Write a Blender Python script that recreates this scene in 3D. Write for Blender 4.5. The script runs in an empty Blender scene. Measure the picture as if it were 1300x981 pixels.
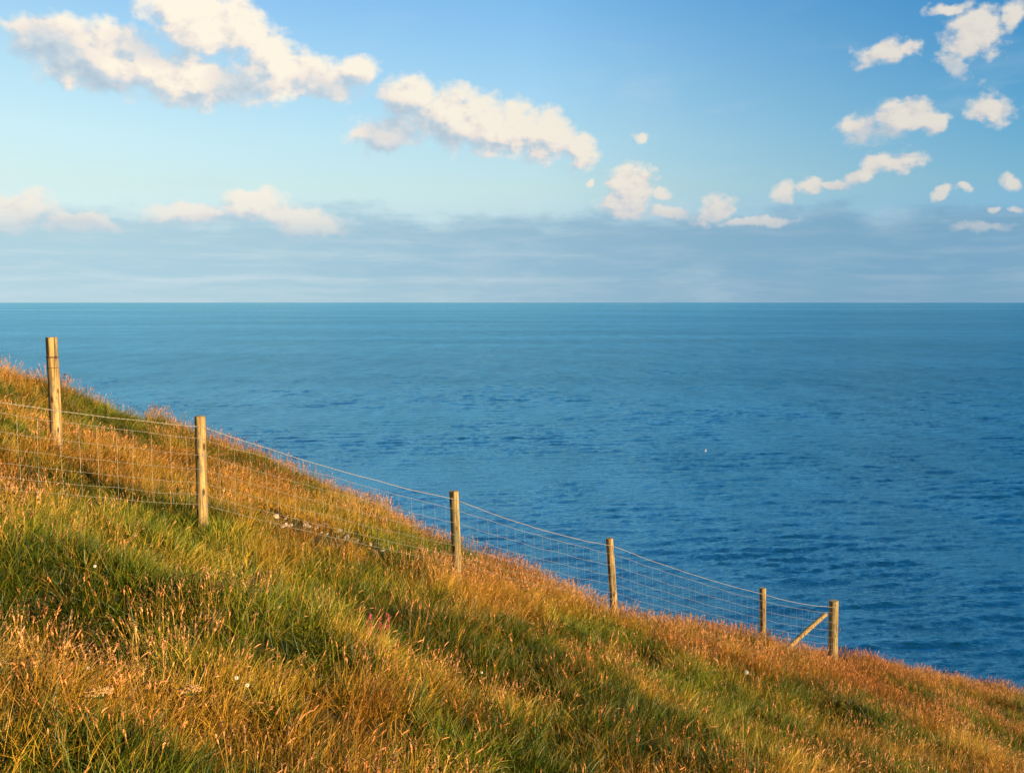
import bpy, bmesh, math, random
import numpy as np
from mathutils import Vector, Matrix, Euler, noise as mnoise

C = bpy.context.scene.collection
R = math.radians
random.seed(7)
rng = np.random.default_rng(11)

# ------------------------------------------------------------------ camera
F = 1264.0                      # focal length in pixels of a 1300 px wide picture
ZC = 48.0                       # eye height above the sea
PITCH = math.atan(107.0 / F)
cam_d = bpy.data.cameras.new('camera')
cam_d.sensor_width = 36.0
cam_d.lens = 36.0 * F / 1300.0
cam_d.clip_start = 0.1
cam_d.clip_end = 200000.0
cam = bpy.data.objects.new('camera', cam_d)
C.objects.link(cam)
cam.location = (0, 0, ZC)
cam.rotation_euler = (math.pi / 2 - PITCH, 0, 0)
bpy.context.scene.camera = cam

def ray(px, py):
    a, b = (px - 650.0) / F, (490.5 - py) / F
    cp, sp = math.cos(PITCH), math.sin(PITCH)
    return Vector((a, cp + b * sp, -sp + b * cp))

# ------------------------------------------------------------------ sun, world
SUN_EL, SUN_AZ = R(11.0), R(122.0)      # azimuth clockwise from the view direction (+Y)
sd = Vector((math.sin(SUN_AZ) * math.cos(SUN_EL), math.cos(SUN_AZ) * math.cos(SUN_EL), math.sin(SUN_EL)))
sun_d = bpy.data.lights.new('sun', 'SUN')
sun_d.energy = 5.0
sun_d.color = (1.0, 0.74, 0.42)
sun_d.angle = R(0.5)
sun = bpy.data.objects.new('sun', sun_d)
C.objects.link(sun)
sun.rotation_euler = (-sd).to_track_quat('-Z', 'Y').to_euler()

sc = bpy.context.scene
sc.view_settings.view_transform = 'Standard'
sc.view_settings.look = 'None'
EXPO = 0.9
sc.view_settings.exposure = EXPO
sc.view_settings.gamma = 1.0
sc.cycles.max_bounces = 5
sc.cycles.diffuse_bounces = 3
sc.cycles.glossy_bounces = 2
sc.cycles.transmission_bounces = 3
sc.cycles.use_denoising = True

STR = 0.12
world = bpy.data.worlds.new('World')
sc.world = world
world.use_nodes = True
world.cycles.sampling_method = 'NONE'

class NT:
    def __init__(s, tree):
        s.t = tree; s.n = tree.nodes; s.l = tree.links
    def new(s, typ, **kw):
        n = s.n.new(typ)
        for k, v in kw.items(): setattr(n, k, v)
        return n
    def link(s, a, b): s.l.new(a, b)
    def setin(s, sock, v):
        if hasattr(v, 'is_output') or isinstance(v, bpy.types.NodeSocket): s.l.new(v, sock)
        else: sock.default_value = v
    def m(s, op, a, b=None, c=None, clamp=False):
        n = s.new('ShaderNodeMath', operation=op); n.use_clamp = clamp
        s.setin(n.inputs[0], a)
        if b is not None: s.setin(n.inputs[1], b)
        if c is not None: s.setin(n.inputs[2], c)
        return n.outputs[0]
    def vm(s, op, a, b=None, out=0):
        n = s.new('ShaderNodeVectorMath', operation=op)
        s.setin(n.inputs[0], a)
        if b is not None: s.setin(n.inputs[1], b)
        return n.outputs[out]
    def noise(s, vec, scale, detail=4, rough=0.5, dist=0.0, col=False, dim='3D'):
        n = s.new('ShaderNodeTexNoise'); n.noise_dimensions = dim
        s.setin(n.inputs['Vector'], vec)
        n.inputs['Scale'].default_value = scale
        n.inputs['Detail'].default_value = detail
        n.inputs['Roughness'].default_value = rough
        n.inputs['Distortion'].default_value = dist
        return n.outputs['Color' if col else 'Fac']
    def ramp(s, fac, stops, interp='LINEAR'):
        n = s.new('ShaderNodeValToRGB'); cr = n.color_ramp; cr.interpolation = interp
        while len(cr.elements) < len(stops): cr.elements.new(0.5)
        for e, (p, c) in zip(cr.elements, stops):
            e.position = p
            e.color = (c, c, c, 1) if isinstance(c, (int, float)) else (*c[:3], 1)
        s.setin(n.inputs[0], fac)
        return n.outputs[0]
    def mix(s, f, a, b, mode='MIX'):
        n = s.new('ShaderNodeMix', data_type='RGBA', blend_type=mode)
        s.setin(n.inputs[0], f)
        for i, v in ((6, a), (7, b)):
            if isinstance(v, tuple): v = (*v[:3], 1)
            s.setin(n.inputs[i], v)
        return n.outputs[2]
    def remap(s, v, a, b, c=0.0, d=1.0, smooth=True):
        n = s.new('ShaderNodeMapRange')
        n.interpolation_type = 'SMOOTHSTEP' if smooth else 'LINEAR'
        s.setin(n.inputs[0], v)
        for i, q in zip((1, 2, 3, 4), (a, b, c, d)): s.setin(n.inputs[i], q)
        return n.outputs[0]

def srgb(r, g, b):
    f = lambda v: (v / 255 / 12.92) if v / 255 <= 0.04045 else ((v / 255 + 0.055) / 1.055) ** 2.4
    return (f(r), f(g), f(b))

# clouds: the directions they stand in (measured on the photograph), widths, heights, tilt in degrees (+ = right end lower)
CLOUDS = [
 (130,74,100,36,8),(62,48,48,20,0),(195,92,80,28,12),(255,100,62,26,10),(262,30,52,40,0),(220,10,48,22,0),
 (305,32,42,26,25),(350,68,42,22,30),(345,98,62,28,0),(400,100,52,26,0),(448,84,32,15,-5),
 (525,124,34,22,0),(580,150,60,33,5),(642,165,56,29,12),(690,172,38,24,20),(735,194,20,20,0),(492,170,44,20,0),
 (800,234,34,26,0),(790,262,30,20,0),(745,233,9,8,0),(913,263,26,19,0),(992,246,17,14,0),(1026,241,20,13,0),
 (1142,206,40,18,-8),(1100,223,30,9,-20),(1060,238,32,5,-5),(1150,148,46,26,-5),(1098,162,32,22,0),(1188,154,20,16,0),
 (1256,134,36,24,5),(1236,40,48,36,10),(1290,18,22,18,0),(1196,12,24,8,-10),(1120,72,36,20,0),(1152,66,18,10,0),(1210,80,26,14,30),
 (816,172,10,9,0),(1194,247,13,7,-15),(1222,246,12,6,0),(1284,230,14,10,0),(1262,262,8,5,0),(1290,262,12,5,0),
 (15,268,52,24,0),(100,284,60,14,5),(240,272,60,15,0),(320,262,46,20,5),(385,280,62,22,12),
 (850,272,40,9,0),(960,282,50,7,0),(1250,288,40,8,0),(840,250,14,8,0),
]
# where thick cloud keeps the sun off
SHADED = [(492,170,46,34,0),(60,60,60,26,10),(190,60,50,18,10),(300,108,40,30,0),(560,180,60,12,5),(430,112,60,14,0),(1100,172,30,16,0),(150,112,100,14,12),
 (1085,240,50,12,0),(1125,92,40,12,0),(100,290,80,14,0),(290,285,70,14,0),(1210,92,40,14,0),(850,280,60,14,0)]
def cloud_field_group(name, blobs):
    g = bpy.data.node_groups.new(name, 'ShaderNodeTree')
    g.interface.new_socket('Vector', in_out='INPUT', socket_type='NodeSocketVector')
    g.interface.new_socket('Field', in_out='OUTPUT', socket_type='NodeSocketFloat')
    T = NT(g)
    gi = T.new('NodeGroupInput'); go = T.new('NodeGroupOutput')
    cur = -1.0; src = gi.outputs[0]
    for (cx, cy, rx, ry, rot) in blobs:
        d = ray(cx, cy); az = math.atan2(d.x, d.y); el = math.asin(d.normalized().z)
        mp = T.new('ShaderNodeMapping', vector_type='TEXTURE')
        T.link(src, mp.inputs[0])
        k = math.cos(az) ** 2
        mp.inputs['Location'].default_value = (az, el, 0)
        mp.inputs['Rotation'].default_value = (0, 0, -R(rot))
        mp.inputs['Scale'].default_value = (rx * (1.22 if cy < 190 and cx < 1000 else 1.08) / F * k, ry * (1.28 if cy < 190 and cx < 1000 else 1.10) / F * math.cos(az), 1.0)
        ln = T.vm('LENGTH', mp.outputs[0], out=1)
        v = T.m('SUBTRACT', 1.0, ln)
        cur = T.m('SMOOTH_MAX', cur, v, 0.14)
        # one blob after the other, so that the shader stays small in memory
        ma = T.new('ShaderNodeVectorMath', operation='MULTIPLY_ADD')
        T.link(cur, ma.inputs[0]); ma.inputs[1].default_value = (1e-9,) * 3; T.link(src, ma.inputs[2])
        src = ma.outputs[0]
    T.link(cur, go.inputs[0])
    return g

def build_world():
    T = NT(world.node_tree)
    for n in list(T.n): T.n.remove(n)
    out = T.new('ShaderNodeOutputWorld'); bg = T.new('ShaderNodeBackground')
    bg.inputs['Strength'].default_value = STR
    T.link(bg.outputs[0], out.inputs[0])
    sky = T.new('ShaderNodeTexSky', sky_type='NISHITA')
    sky.sun_disc = False
    sky.sun_elevation = SUN_EL; sky.sun_rotation = SUN_AZ
    sky.altitude = 50; sky.air_density = 1.0; sky.dust_density = 0.6; sky.ozone_density = 1.5
    tc = T.new('ShaderNodeTexCoord')
    dirv = T.vm('NORMALIZE', tc.outputs['Generated'])
    sp = T.new('ShaderNodeSeparateXYZ'); T.link(dirv, sp.inputs[0])
    az = T.m('ARCTAN2', sp.outputs[0], sp.outputs[1])
    el = T.m('ARCSINE', sp.outputs[2])
    # the blue of the clear sky grows deeper towards the right and upwards, milky towards the left horizon
    e = T.remap(el, 0.0, 0.90, smooth=False)
    left = T.ramp(e, SKY_L); right = T.ramp(e, SKY_R); midc = T.ramp(e, SKY_M)
    fl = T.remap(az, -0.47, 0.02, smooth=False); fr = T.remap(az, 0.02, 0.47, smooth=False)
    tint = T.mix(fr, T.mix(fl, left, midc), right)
    skyc = T.mix(1.0, sky.outputs[0], tint, 'MULTIPLY')
    sc2 = T.new('ShaderNodeMix', data_type='RGBA', blend_type='MULTIPLY'); sc2.inputs[0].default_value = 1
    T.link(skyc, sc2.inputs[6]); sc2.inputs[7].default_value = (SKY_GAIN,) * 3 + (1,)
    skyc = sc2.outputs[2]
    # clouds
    P = T.new('ShaderNodeCombineXYZ'); T.link(az, P.inputs[0]); T.link(el, P.inputs[1])
    P = P.outputs[0]
    PN = T.vm('ADD', P, (13.371, 7.773, 0))
    def warp(vec, amp, scale, det, seed):
        a = T.vm('ADD', vec, (seed, seed * 1.7, 0.0))
        w = T.noise(a, scale, det, 0.55, col=True, dim='2D')
        w = T.vm('SUBTRACT', w, (0.5, 0.5, 0.5))
        s = T.new('ShaderNodeVectorMath', operation='SCALE'); T.link(w, s.inputs[0]); s.inputs[3].default_value = amp
        return T.vm('ADD', vec, s.outputs[0])
    def puffs(off):
        vs = T.vm('MULTIPLY', T.vm('ADD', PN, off), (1.0, 1.35, 0.0))
        n1 = T.noise(vs, 36, 6, 0.55, dim='2D')
        n2 = T.new('ShaderNodeTexVoronoi'); n2.voronoi_dimensions = '2D'; n2.feature = 'F1'; n2.inputs['Scale'].default_value = 44
        T.link(warp(vs, 0.02, 60, 1, 7.7), n2.inputs['Vector'])
        n3 = T.noise(vs, 85, 3, 0.55, dim='2D')
        f = T.m('MULTIPLY', T.m('SUBTRACT', n1, 0.49), T.remap(az, -0.1, 0.25, 0.80, 1.05))
        f = T.m('MULTIPLY_ADD', T.m('SUBTRACT', n3, 0.5), T.remap(az, -0.1, 0.25, 0.36, 0.62), f)
        return T.m('ADD', f, T.m('MULTIPLY', T.m('SUBTRACT', 0.42, n2.outputs['Distance']), 0.16))
    gn = T.new('ShaderNodeGroup'); gn.node_tree = cloud_field_group('cloud_field', CLOUDS)
    T.link(T.vm('MULTIPLY', warp(P, 0.030, 18, 4, 3.137), (1, 1, 0)), gn.inputs[0])
    gn1 = T.new('ShaderNodeGroup'); gn1.node_tree = gn.node_tree
    T.link(T.vm('ADD', T.vm('MULTIPLY', warp(P, 0.030, 18, 4, 3.137), (1, 1, 0)), (0.010, 0.013, 0)), gn1.inputs[0])
    gg = T.new('ShaderNodeGroup'); gg.node_tree = cloud_field_group('cloud_shade', SHADED)
    T.link(T.vm('MULTIPLY', warp(P, 0.02, 22, 2, 5.1), (1, 1, 0)), gg.inputs[0])
    pf = puffs((0, 0, 0))
    f0 = T.m('ADD', gn.outputs[0], pf); f1 = puffs((0.009, 0.009, 0)); f0b = pf
    alpha = T.remap(f0, T.remap(az, 0.0, 0.3, -0.08, -0.02), T.remap(az, 0.0, 0.3, 0.46, 0.58))
    alpha = T.m('POWER', alpha, 0.9)
    relief = T.m('ADD', T.m('MULTIPLY', T.m('SUBTRACT', f0b, f1), 1.7), T.m('MULTIPLY', T.m('SUBTRACT', gn.outputs[0], gn1.outputs[0]), T.remap(az, 0.0, 0.3, 0.72, 0.38)))                         # >0 on the side that faces the sun
    lit = T.remap(relief, T.remap(az, 0.0, 0.3, -0.58, -0.62), T.remap(az, 0.0, 0.3, 0.40, 0.62), smooth=False)
    soft = T.noise(T.vm('MULTIPLY', PN, (1, 1.8, 0)), 9, 3, 0.5, dim='2D')
    lit = T.m('MULTIPLY_ADD', T.m('SUBTRACT', soft, 0.5), 0.9, lit, clamp=True)
    lit = T.m('MULTIPLY', T.m('ADD', lit, 0.18), T.remap(gg.outputs[0], -0.35, 0.7, 1.0, 0.42), clamp=True)
    k = 1.0 / STR
    cc = T.ramp(lit, [(0.0, CL0), (0.35, CL1), (0.62, CL2), (1.0, CL3)])
    # far, low clouds take on the pink and blue of the air
    far = T.remap(el, 0.05, 0.14)
    cc = T.mix(far, T.mix(0.45, cc, srgb(203, 205, 214)), cc)
    rightdim = T.remap(az, -0.3, 0.45)
    cc = T.mix(T.m('MULTIPLY', rightdim, 0.42), cc, srgb(176, 182, 190))
    skyn = T.new('ShaderNodeVectorMath', operation='SCALE'); T.link(skyc, skyn.inputs[0]); skyn.inputs[3].default_value = STR
    base = skyn.outputs[0]
    # low stratus bank lying along the horizon
    bn = T.noise(T.vm('MULTIPLY', PN, (3.0, 9.0, 0)), 3.2, 5, 0.6, dim='2D')
    top = T.m('MULTIPLY_ADD', T.m('SUBTRACT', bn, 0.5), 0.060, el)
    bank = T.remap(top, 0.094, 0.070)
    bc = T.mix(T.remap(az, -0.5, 0.45), srgb(172, 207, 222), srgb(120, 165, 195))
    streak = T.noise(T.vm('MULTIPLY', warp(PN, 0.010, 9, 2, 9.43), (11.0, 110.0, 0)), 1.0, 4, 0.6, dim='2D')
    bc = T.mix(T.m('MULTIPLY', T.remap(streak, 0.46, 0.76), 0.40), bc, T.mix(T.remap(az, -0.4, 0.4), srgb(200, 220, 228), srgb(152, 182, 205)))
    bc = T.mix(T.remap(el, 0.030, 0.0, 0.0, 0.75), bc, T.mix(T.remap(az, -0.45, 0.45), srgb(183, 213, 225), srgb(125, 168, 196)))
    lay = T.ramp(T.remap(T.m('MULTIPLY_ADD', T.m('SUBTRACT', T.noise(T.vm('MULTIPLY', PN, (6, 20, 0)), 1.0, 3, 0.5, dim='2D'), 0.5), 0.006, el), 0.0, 0.09, smooth=False),
                 [(0.0, 0.5), (0.19, 0.45), (0.25, 0.8), (0.30, 0.15), (0.44, 0.05), (0.50, 0.5), (0.57, 0.05), (0.80, 0.15)])
    lay = T.m('MULTIPLY', lay, T.remap(streak, 0.36, 0.62, 0.25, 0.8))
    bc = T.mix(lay, bc, T.mix(T.remap(az, -0.45, 0.45), srgb(206, 224, 230), srgb(150, 180, 202)))
    base2 = T.mix(T.m('MULTIPLY', bank, 0.90), base, bc)
    # thin veils
    veil = T.remap(T.noise(T.vm('MULTIPLY', PN, (4, 12, 0)), 1.6, 4, 0.6, dim='2D'), 0.52, 0.78, 0.0, 0.22)
    base2 = T.mix(T.m('MULTIPLY', veil, T.remap(el, 0.34, 0.1)), base2, srgb(206, 222, 228))
    lowmask = T.remap(el, 0.045, 0.085, 0.0, 1.0)
    col = T.mix(T.m('MULTIPLY', alpha, T.m('MULTIPLY', lowmask, T.remap(el, 0.06, 0.12, 0.78, 1.0))), base2, cc)
    # clouds elsewhere in the sky, behind and above the camera
    gen = T.remap(T.noise(T.vm('MULTIPLY', dirv, (1, 1, 2.4)), 3.0, 7, 0.55), 0.56, 0.70)
    away = T.m('MAXIMUM', T.remap(T.m('ABSOLUTE', az), 0.62, 0.95), T.remap(el, 0.42, 0.6))
    col = T.mix(T.m('MULTIPLY', gen, T.m('MULTIPLY', away, 0.8)), col, srgb(225, 215, 205))
    # below the horizon: nothing but sea colour
    fin = T.new('ShaderNodeVectorMath', operation='SCALE'); T.link(col, fin.inputs[0]); fin.inputs[3].default_value = k * 2 ** -EXPO
    T.link(fin.outputs[0], bg.inputs['Color'])

CL0, CL1, CL2, CL3 = srgb(172, 196, 214), srgb(206, 217, 224), srgb(242, 232, 222), srgb(255, 246, 228)
SKY_GAIN = 1.0
SKY_L = [(0.0118, (0.967, 1.402, 2.806)), (0.0724, (1.143, 1.17, 1.474)), (0.1236, (1.401, 1.32, 1.313)), (0.1738, (1.602, 1.537, 1.453)), (0.223, (1.609, 1.616, 1.522)), (0.2709, (1.53, 1.638, 1.608)), (0.3136, (1.373, 1.583, 1.685)), (0.5, (1.7, 2.0, 2.0)), (1.0, (0.9, 1.3, 1.6))]
SKY_M = [(0.0118, (0.756, 1.347, 3.117)), (0.0724, (1.096, 1.231, 1.772)), (0.1236, (1.551, 1.564, 1.612)), (0.1738, (1.653, 1.746, 1.782)), (0.223, (1.582, 1.817, 1.914)), (0.2709, (1.445, 1.823, 2.036)), (0.3136, (1.24, 1.776, 2.116)), (0.5, (0.9, 1.7, 2.0)), (1.0, (0.6, 1.2, 1.6))]
SKY_R = [(0.0118, (0.583, 1.262, 3.264)), (0.0724, (0.637, 1.065, 1.917)), (0.1236, (0.723, 1.172, 1.605)), (0.1738, (0.602, 1.177, 1.599)), (0.223, (0.469, 1.139, 1.592)), (0.2709, (0.347, 1.086, 1.623)), (0.3136, (0.255, 1.048, 1.636)), (0.5, (0.14, 0.8, 1.1)), (1.0, (0.2, 0.8, 1.2))]
build_world()

# ------------------------------------------------------------------ helpers
def tag(o, label=None, cat=None, group=None, kind=None):
    if label: o['label'] = label
    if cat: o['category'] = cat
    if group: o['group'] = group
    if kind: o['kind'] = kind
    return o
def mesh_obj(name, verts, faces, mat=None, parent=None, smooth=False):
    me = bpy.data.meshes.new(name)
    me.from_pydata([tuple(v) for v in verts], [], faces)
    if mat: me.materials.append(mat)
    if smooth: me.shade_smooth()
    me.update()
    o = bpy.data.objects.new(name, me); C.objects.link(o)
    if parent: o.parent = parent
    return o
def np_mesh(name, V, Fq, mat=None, smooth=False):
    """V (n,3); Fq list of index arrays, all faces of one array with the same corner count"""
    me = bpy.data.meshes.new(name)
    V = np.ascontiguousarray(V, dtype=np.float32)
    me.vertices.add(len(V)); me.vertices.foreach_set('co', V.ravel())
    loops = np.concatenate([f.ravel() for f in Fq]).astype(np.int32)
    tot = np.concatenate([np.full(len(f), f.shape[1], np.int32) for f in Fq])
    start = np.concatenate([[0], np.cumsum(tot)[:-1]]).astype(np.int32)
    me.loops.add(len(loops)); me.loops.foreach_set('vertex_index', loops)
    me.polygons.add(len(tot)); me.polygons.foreach_set('loop_start', start)
    try: me.polygons.foreach_set('loop_total', tot)
    except Exception: pass
    if mat: me.materials.append(mat)
    me.update(calc_edges=True)
    me.validate()
    if smooth: me.shade_smooth()
    return me
def new_mat(name):
    m = bpy.data.materials.new(name); m.use_nodes = True
    T = NT(m.node_tree)
    b = T.n.get('Principled BSDF')
    return m, T, b

# ------------------------------------------------------------------ terrain shape
_perm = np.random.default_rng(5).random((256, 256))
def vnoise(x, y):
    xi = np.floor(x).astype(int); yi = np.floor(y).astype(int)
    fx = x - xi; fy = y - yi
    fx = fx * fx * (3 - 2 * fx); fy = fy * fy * (3 - 2 * fy)
    a = _perm[xi & 255, yi & 255]; b = _perm[(xi + 1) & 255, yi & 255]
    c = _perm[xi & 255, (yi + 1) & 255]; d = _perm[(xi + 1) & 255, (yi + 1) & 255]
    return (a + (b - a) * fx) * (1 - fy) + (c + (d - c) * fx) * fy - 0.5
def S(v):
    v = np.clip(v, 0, 1); return v * v * (3 - 2 * v)
_ex = np.linspace(-200, 200, 4001)
_ey = np.interp(_ex, [-200, -60, -10, -6.1, -2.3, 0, 1.46, 2.6, 3.7, 6.9, 15.4, 40, 200],
                     [-20, 10, 20.3, 21.9, 19.3, 17.6, 16.7, 17.6, 18.6, 21.0, 29.5, 46, 120])
_k = np.exp(-np.linspace(-2, 2, 21) ** 2); _k /= _k.sum()
_ey = np.convolve(np.pad(_ey, 10, mode='edge'), _k, mode='valid')
RIDGE = []; HUMPS = []
def H(x, y):
    x = np.asarray(x, float); y = np.asarray(y, float)
    z = -2.42 - 0.354 * x - 0.143 * y
    z = z - 0.34 * S((-3.5 - x) / 2.5) * S((12.9 - y) / 2.2)
    # gentle tussocks
    z = z + 0.24 * vnoise(x * 0.45 + 3, y * 0.45) + 0.30 * vnoise(x * 1.1, y * 1.1 + 9) + 0.17 * vnoise(x * 2.6 + 5, y * 2.6)
    for (hx, hy, hr, hh_) in HUMPS: z = z + hh_ * np.exp(-((x - hx) ** 2 + (y - hy) ** 2) / hr ** 2)
    for (ax, ay, bx, by) in RIDGE:          # the small scarp that carries the stones
        L = math.hypot(bx - ax, by - ay); u = ((x - ax) * (bx - ax) + (y - ay) * (by - ay)) / L
        v = ((x - ax) * (by - ay) - (y - ay) * (bx - ax)) / L
        q = np.clip(u, 0, L); d2 = (u - q) ** 2 + v * v
        z = z + 0.20 * np.exp(-d2 / 0.14) - 0.0
    e = y - (np.interp(x, _ex, _ey) - 1.2)
    e = np.maximum(e + 0.3 * vnoise(x * 0.8, y * 0.8), 0)
    k = 0.13; e1 = 8.0
    z = z - np.where(e < e1, 0.5 * k * e * e, 0.5 * k * e1 * e1 + k * e1 * (e - e1))
    # the land flattens far out to the side
    z = np.where(x < -25, z - 0.354 * (-25 - x) * 0.6, z)
    back = np.maximum(-y - 6, 0)
    z = z - 0.06 * back
    return np.maximum(z + ZC, -4.0)
def hit(px, py, lift=0.0):
    d = ray(px, py); d = d / d.y
    t = np.arange(2.5, 60, 0.01)
    zr = ZC + d.z * t; zt = H(d.x * t, t) + lift
    i = np.argmax(zr < zt)
    t = float(t[i])
    return Vector((d.x * t, t, float(H(d.x * t, t))))
def at(px, py, y):
    d = ray(px, py); d = d / d.y
    return Vector((d.x * y, y, ZC + d.z * y))

_h = [(hit(a, b), r_, h_) for a, b, r_, h_ in ((70, 800, .75, -.38), (20, 790, .7, -.3), (365, 830, .7, .26), (445, 770, .9, -.30), (600, 878, .6, -.32), (270, 745, .8, -.22), (215, 800, .5, .15), (330, 850, .5, -.1), (560, 800, .9, .18), (760, 830, .9, -.2))]
HUMPS += [(p.x, p.y, r_, h_) for p, r_, h_ in _h]
_a, _b = hit(352, 664), hit(478, 706)
RIDGE.append((_a.x, _a.y, _b.x, _b.y))
# ------------------------------------------------------------------ ground
def ground_material():
    m, T, b = new_mat('turf_soil')
    g = T.new('ShaderNodeNewGeometry')
    n = T.noise(g.outputs['Position'], 1.4, 8, 0.62)
    n2 = T.noise(g.outputs['Position'], 22, 5, 0.6)
    c = T.ramp(n, [(0.3, (0.020, 0.028, 0.008)), (0.5, (0.045, 0.045, 0.014)), (0.7, (0.09, 0.055, 0.022))])
    c = T.mix(T.remap(n2, 0.35, 0.7), c, (0.10, 0.065, 0.03))
    T.link(c, b.inputs['Base Color']); b.inputs['Roughness'].default_value = 0.95
    b.inputs['Specular IOR Level'].default_value = 0.1
    bp = T.new('ShaderNodeBump'); bp.inputs['Distance'].default_value = 0.05
    T.link(n2, bp.inputs['Height']); T.link(bp.outputs[0], b.inputs['Normal'])
    return m
def ground():
    xs = np.concatenate([np.linspace(-180, -16, 60), np.linspace(-15.5, 24, 380), np.linspace(25, 180, 60)])
    ys = np.concatenate([np.linspace(-90, 0, 40), np.linspace(0.5, 36, 300), np.linspace(37, 190, 60)])
    X, Y = np.meshgrid(xs, ys); Z = H(X, Y)
    V = np.stack([X.ravel(), Y.ravel(), Z.ravel()], 1)
    nx, ny = len(xs), len(ys)
    i = np.arange(nx - 1)[None, :] + np.arange(ny - 1)[:, None] * nx
    Fq = np.stack([i, i + 1, i + 1 + nx, i + nx], -1).reshape(-1, 4)
    me = np_mesh('ground', V, [Fq], ground_material(), True)
    o = bpy.data.objects.new('ground', me); C.objects.link(o)
    tag(o, 'grassy coastal hillside falling away to the right and out to the sea', 'hillside', kind='structure')
ground()

# ------------------------------------------------------------------ sea
def sea_material():
    m, T, b = new_mat('sea_water')
    g = T.new('ShaderNodeNewGeometry')
    P = g.outputs['Position']
    P1 = T.vm('MULTIPLY', P, (0.55, 1.0, 1.0))
    a = T.noise(P1, 0.045, 4, 0.55)
    s = T.noise(P1, 0.30, 5, 0.62)
    f = T.noise(P1, 1.6, 4, 0.6)
    h = T.m('ADD', T.m('MULTIPLY', a, T.remap(T.vm('LENGTH', P, out=1), 300, 2600, 0.4, 6.0)), T.m('ADD', T.m('MULTIPLY', s, T.remap(T.vm('LENGTH', P, out=1), 100, 900, 0.8, 2.4)), T.m('MULTIPLY', f, 0.36)))
    # calm slicks, long bands parallel to the shore
    sl = T.noise(T.vm('MULTIPLY', P, (0.00012, 0.0011, 1.0)), 1.0, 4, 0.6)
    slick = T.remap(sl, 0.56, 0.64)
    bp = T.new('ShaderNodeBump'); bp.inputs['Distance'].default_value = 1.0
    T.link(T.remap(slick, 0, 1, SEA_BUMP, SEA_BUMP * 0.35), bp.inputs['Strength'])
    T.link(h, bp.inputs['Height'])
    big = T.noise(P, 0.004, 3, 0.5)
    c = T.mix(T.remap(big, 0.35, 0.65), SEA_A, SEA_B)
    T.n.remove(b)
    out = [n for n in T.n if n.type == 'OUTPUT_MATERIAL'][0]
    df = T.new('ShaderNodeBsdfDiffuse'); gl = T.new('ShaderNodeBsdfGlossy'); mx = T.new('ShaderNodeMixShader'); fr = T.new('ShaderNodeFresnel')
    fr.inputs['IOR'].default_value = 1.34; gl.inputs['Roughness'].default_value = 0.13
    gl.inputs['Color'].default_value = (0.40, 0.765, 0.88, 1)
    T.link(c, df.inputs['Color'])
    for q in (df, gl, fr): T.link(bp.outputs[0], q.inputs['Normal'])
    # gusts roughen the water in patches, slicks calm it in thin lines
    g1 = T.noise(T.vm('MULTIPLY', P, (0.045, 0.012, 1.0)), 1.0, 9, 0.72)
    g2 = T.noise(T.vm('MULTIPLY', P, (0.0010, 0.0035, 1.0)), 1.0, 3, 0.6)
    gust = T.m('MULTIPLY', T.remap(g1, 0.30, 0.70, 0.86, 1.10, smooth=False), T.remap(g2, 0.35, 0.65, 0.92, 1.06))
    gust = T.m('ADD', gust, T.m('MULTIPLY', slick, 0.30))
    T.link(T.m('MULTIPLY', T.m('MINIMUM', T.m('MULTIPLY', fr.outputs[0], 1.15), 0.86), gust, clamp=True), mx.inputs[0])
    T.link(df.outputs[0], mx.inputs[1]); T.link(gl.outputs[0], mx.inputs[2]); T.link(mx.outputs[0], out.inputs[0])
    return m
SEA_WAVE = 0.95
SEA_BUMP = 0.75
SEA_A, SEA_B = (0.0, 0.026, 0.030), (0.0, 0.040, 0.046)
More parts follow.
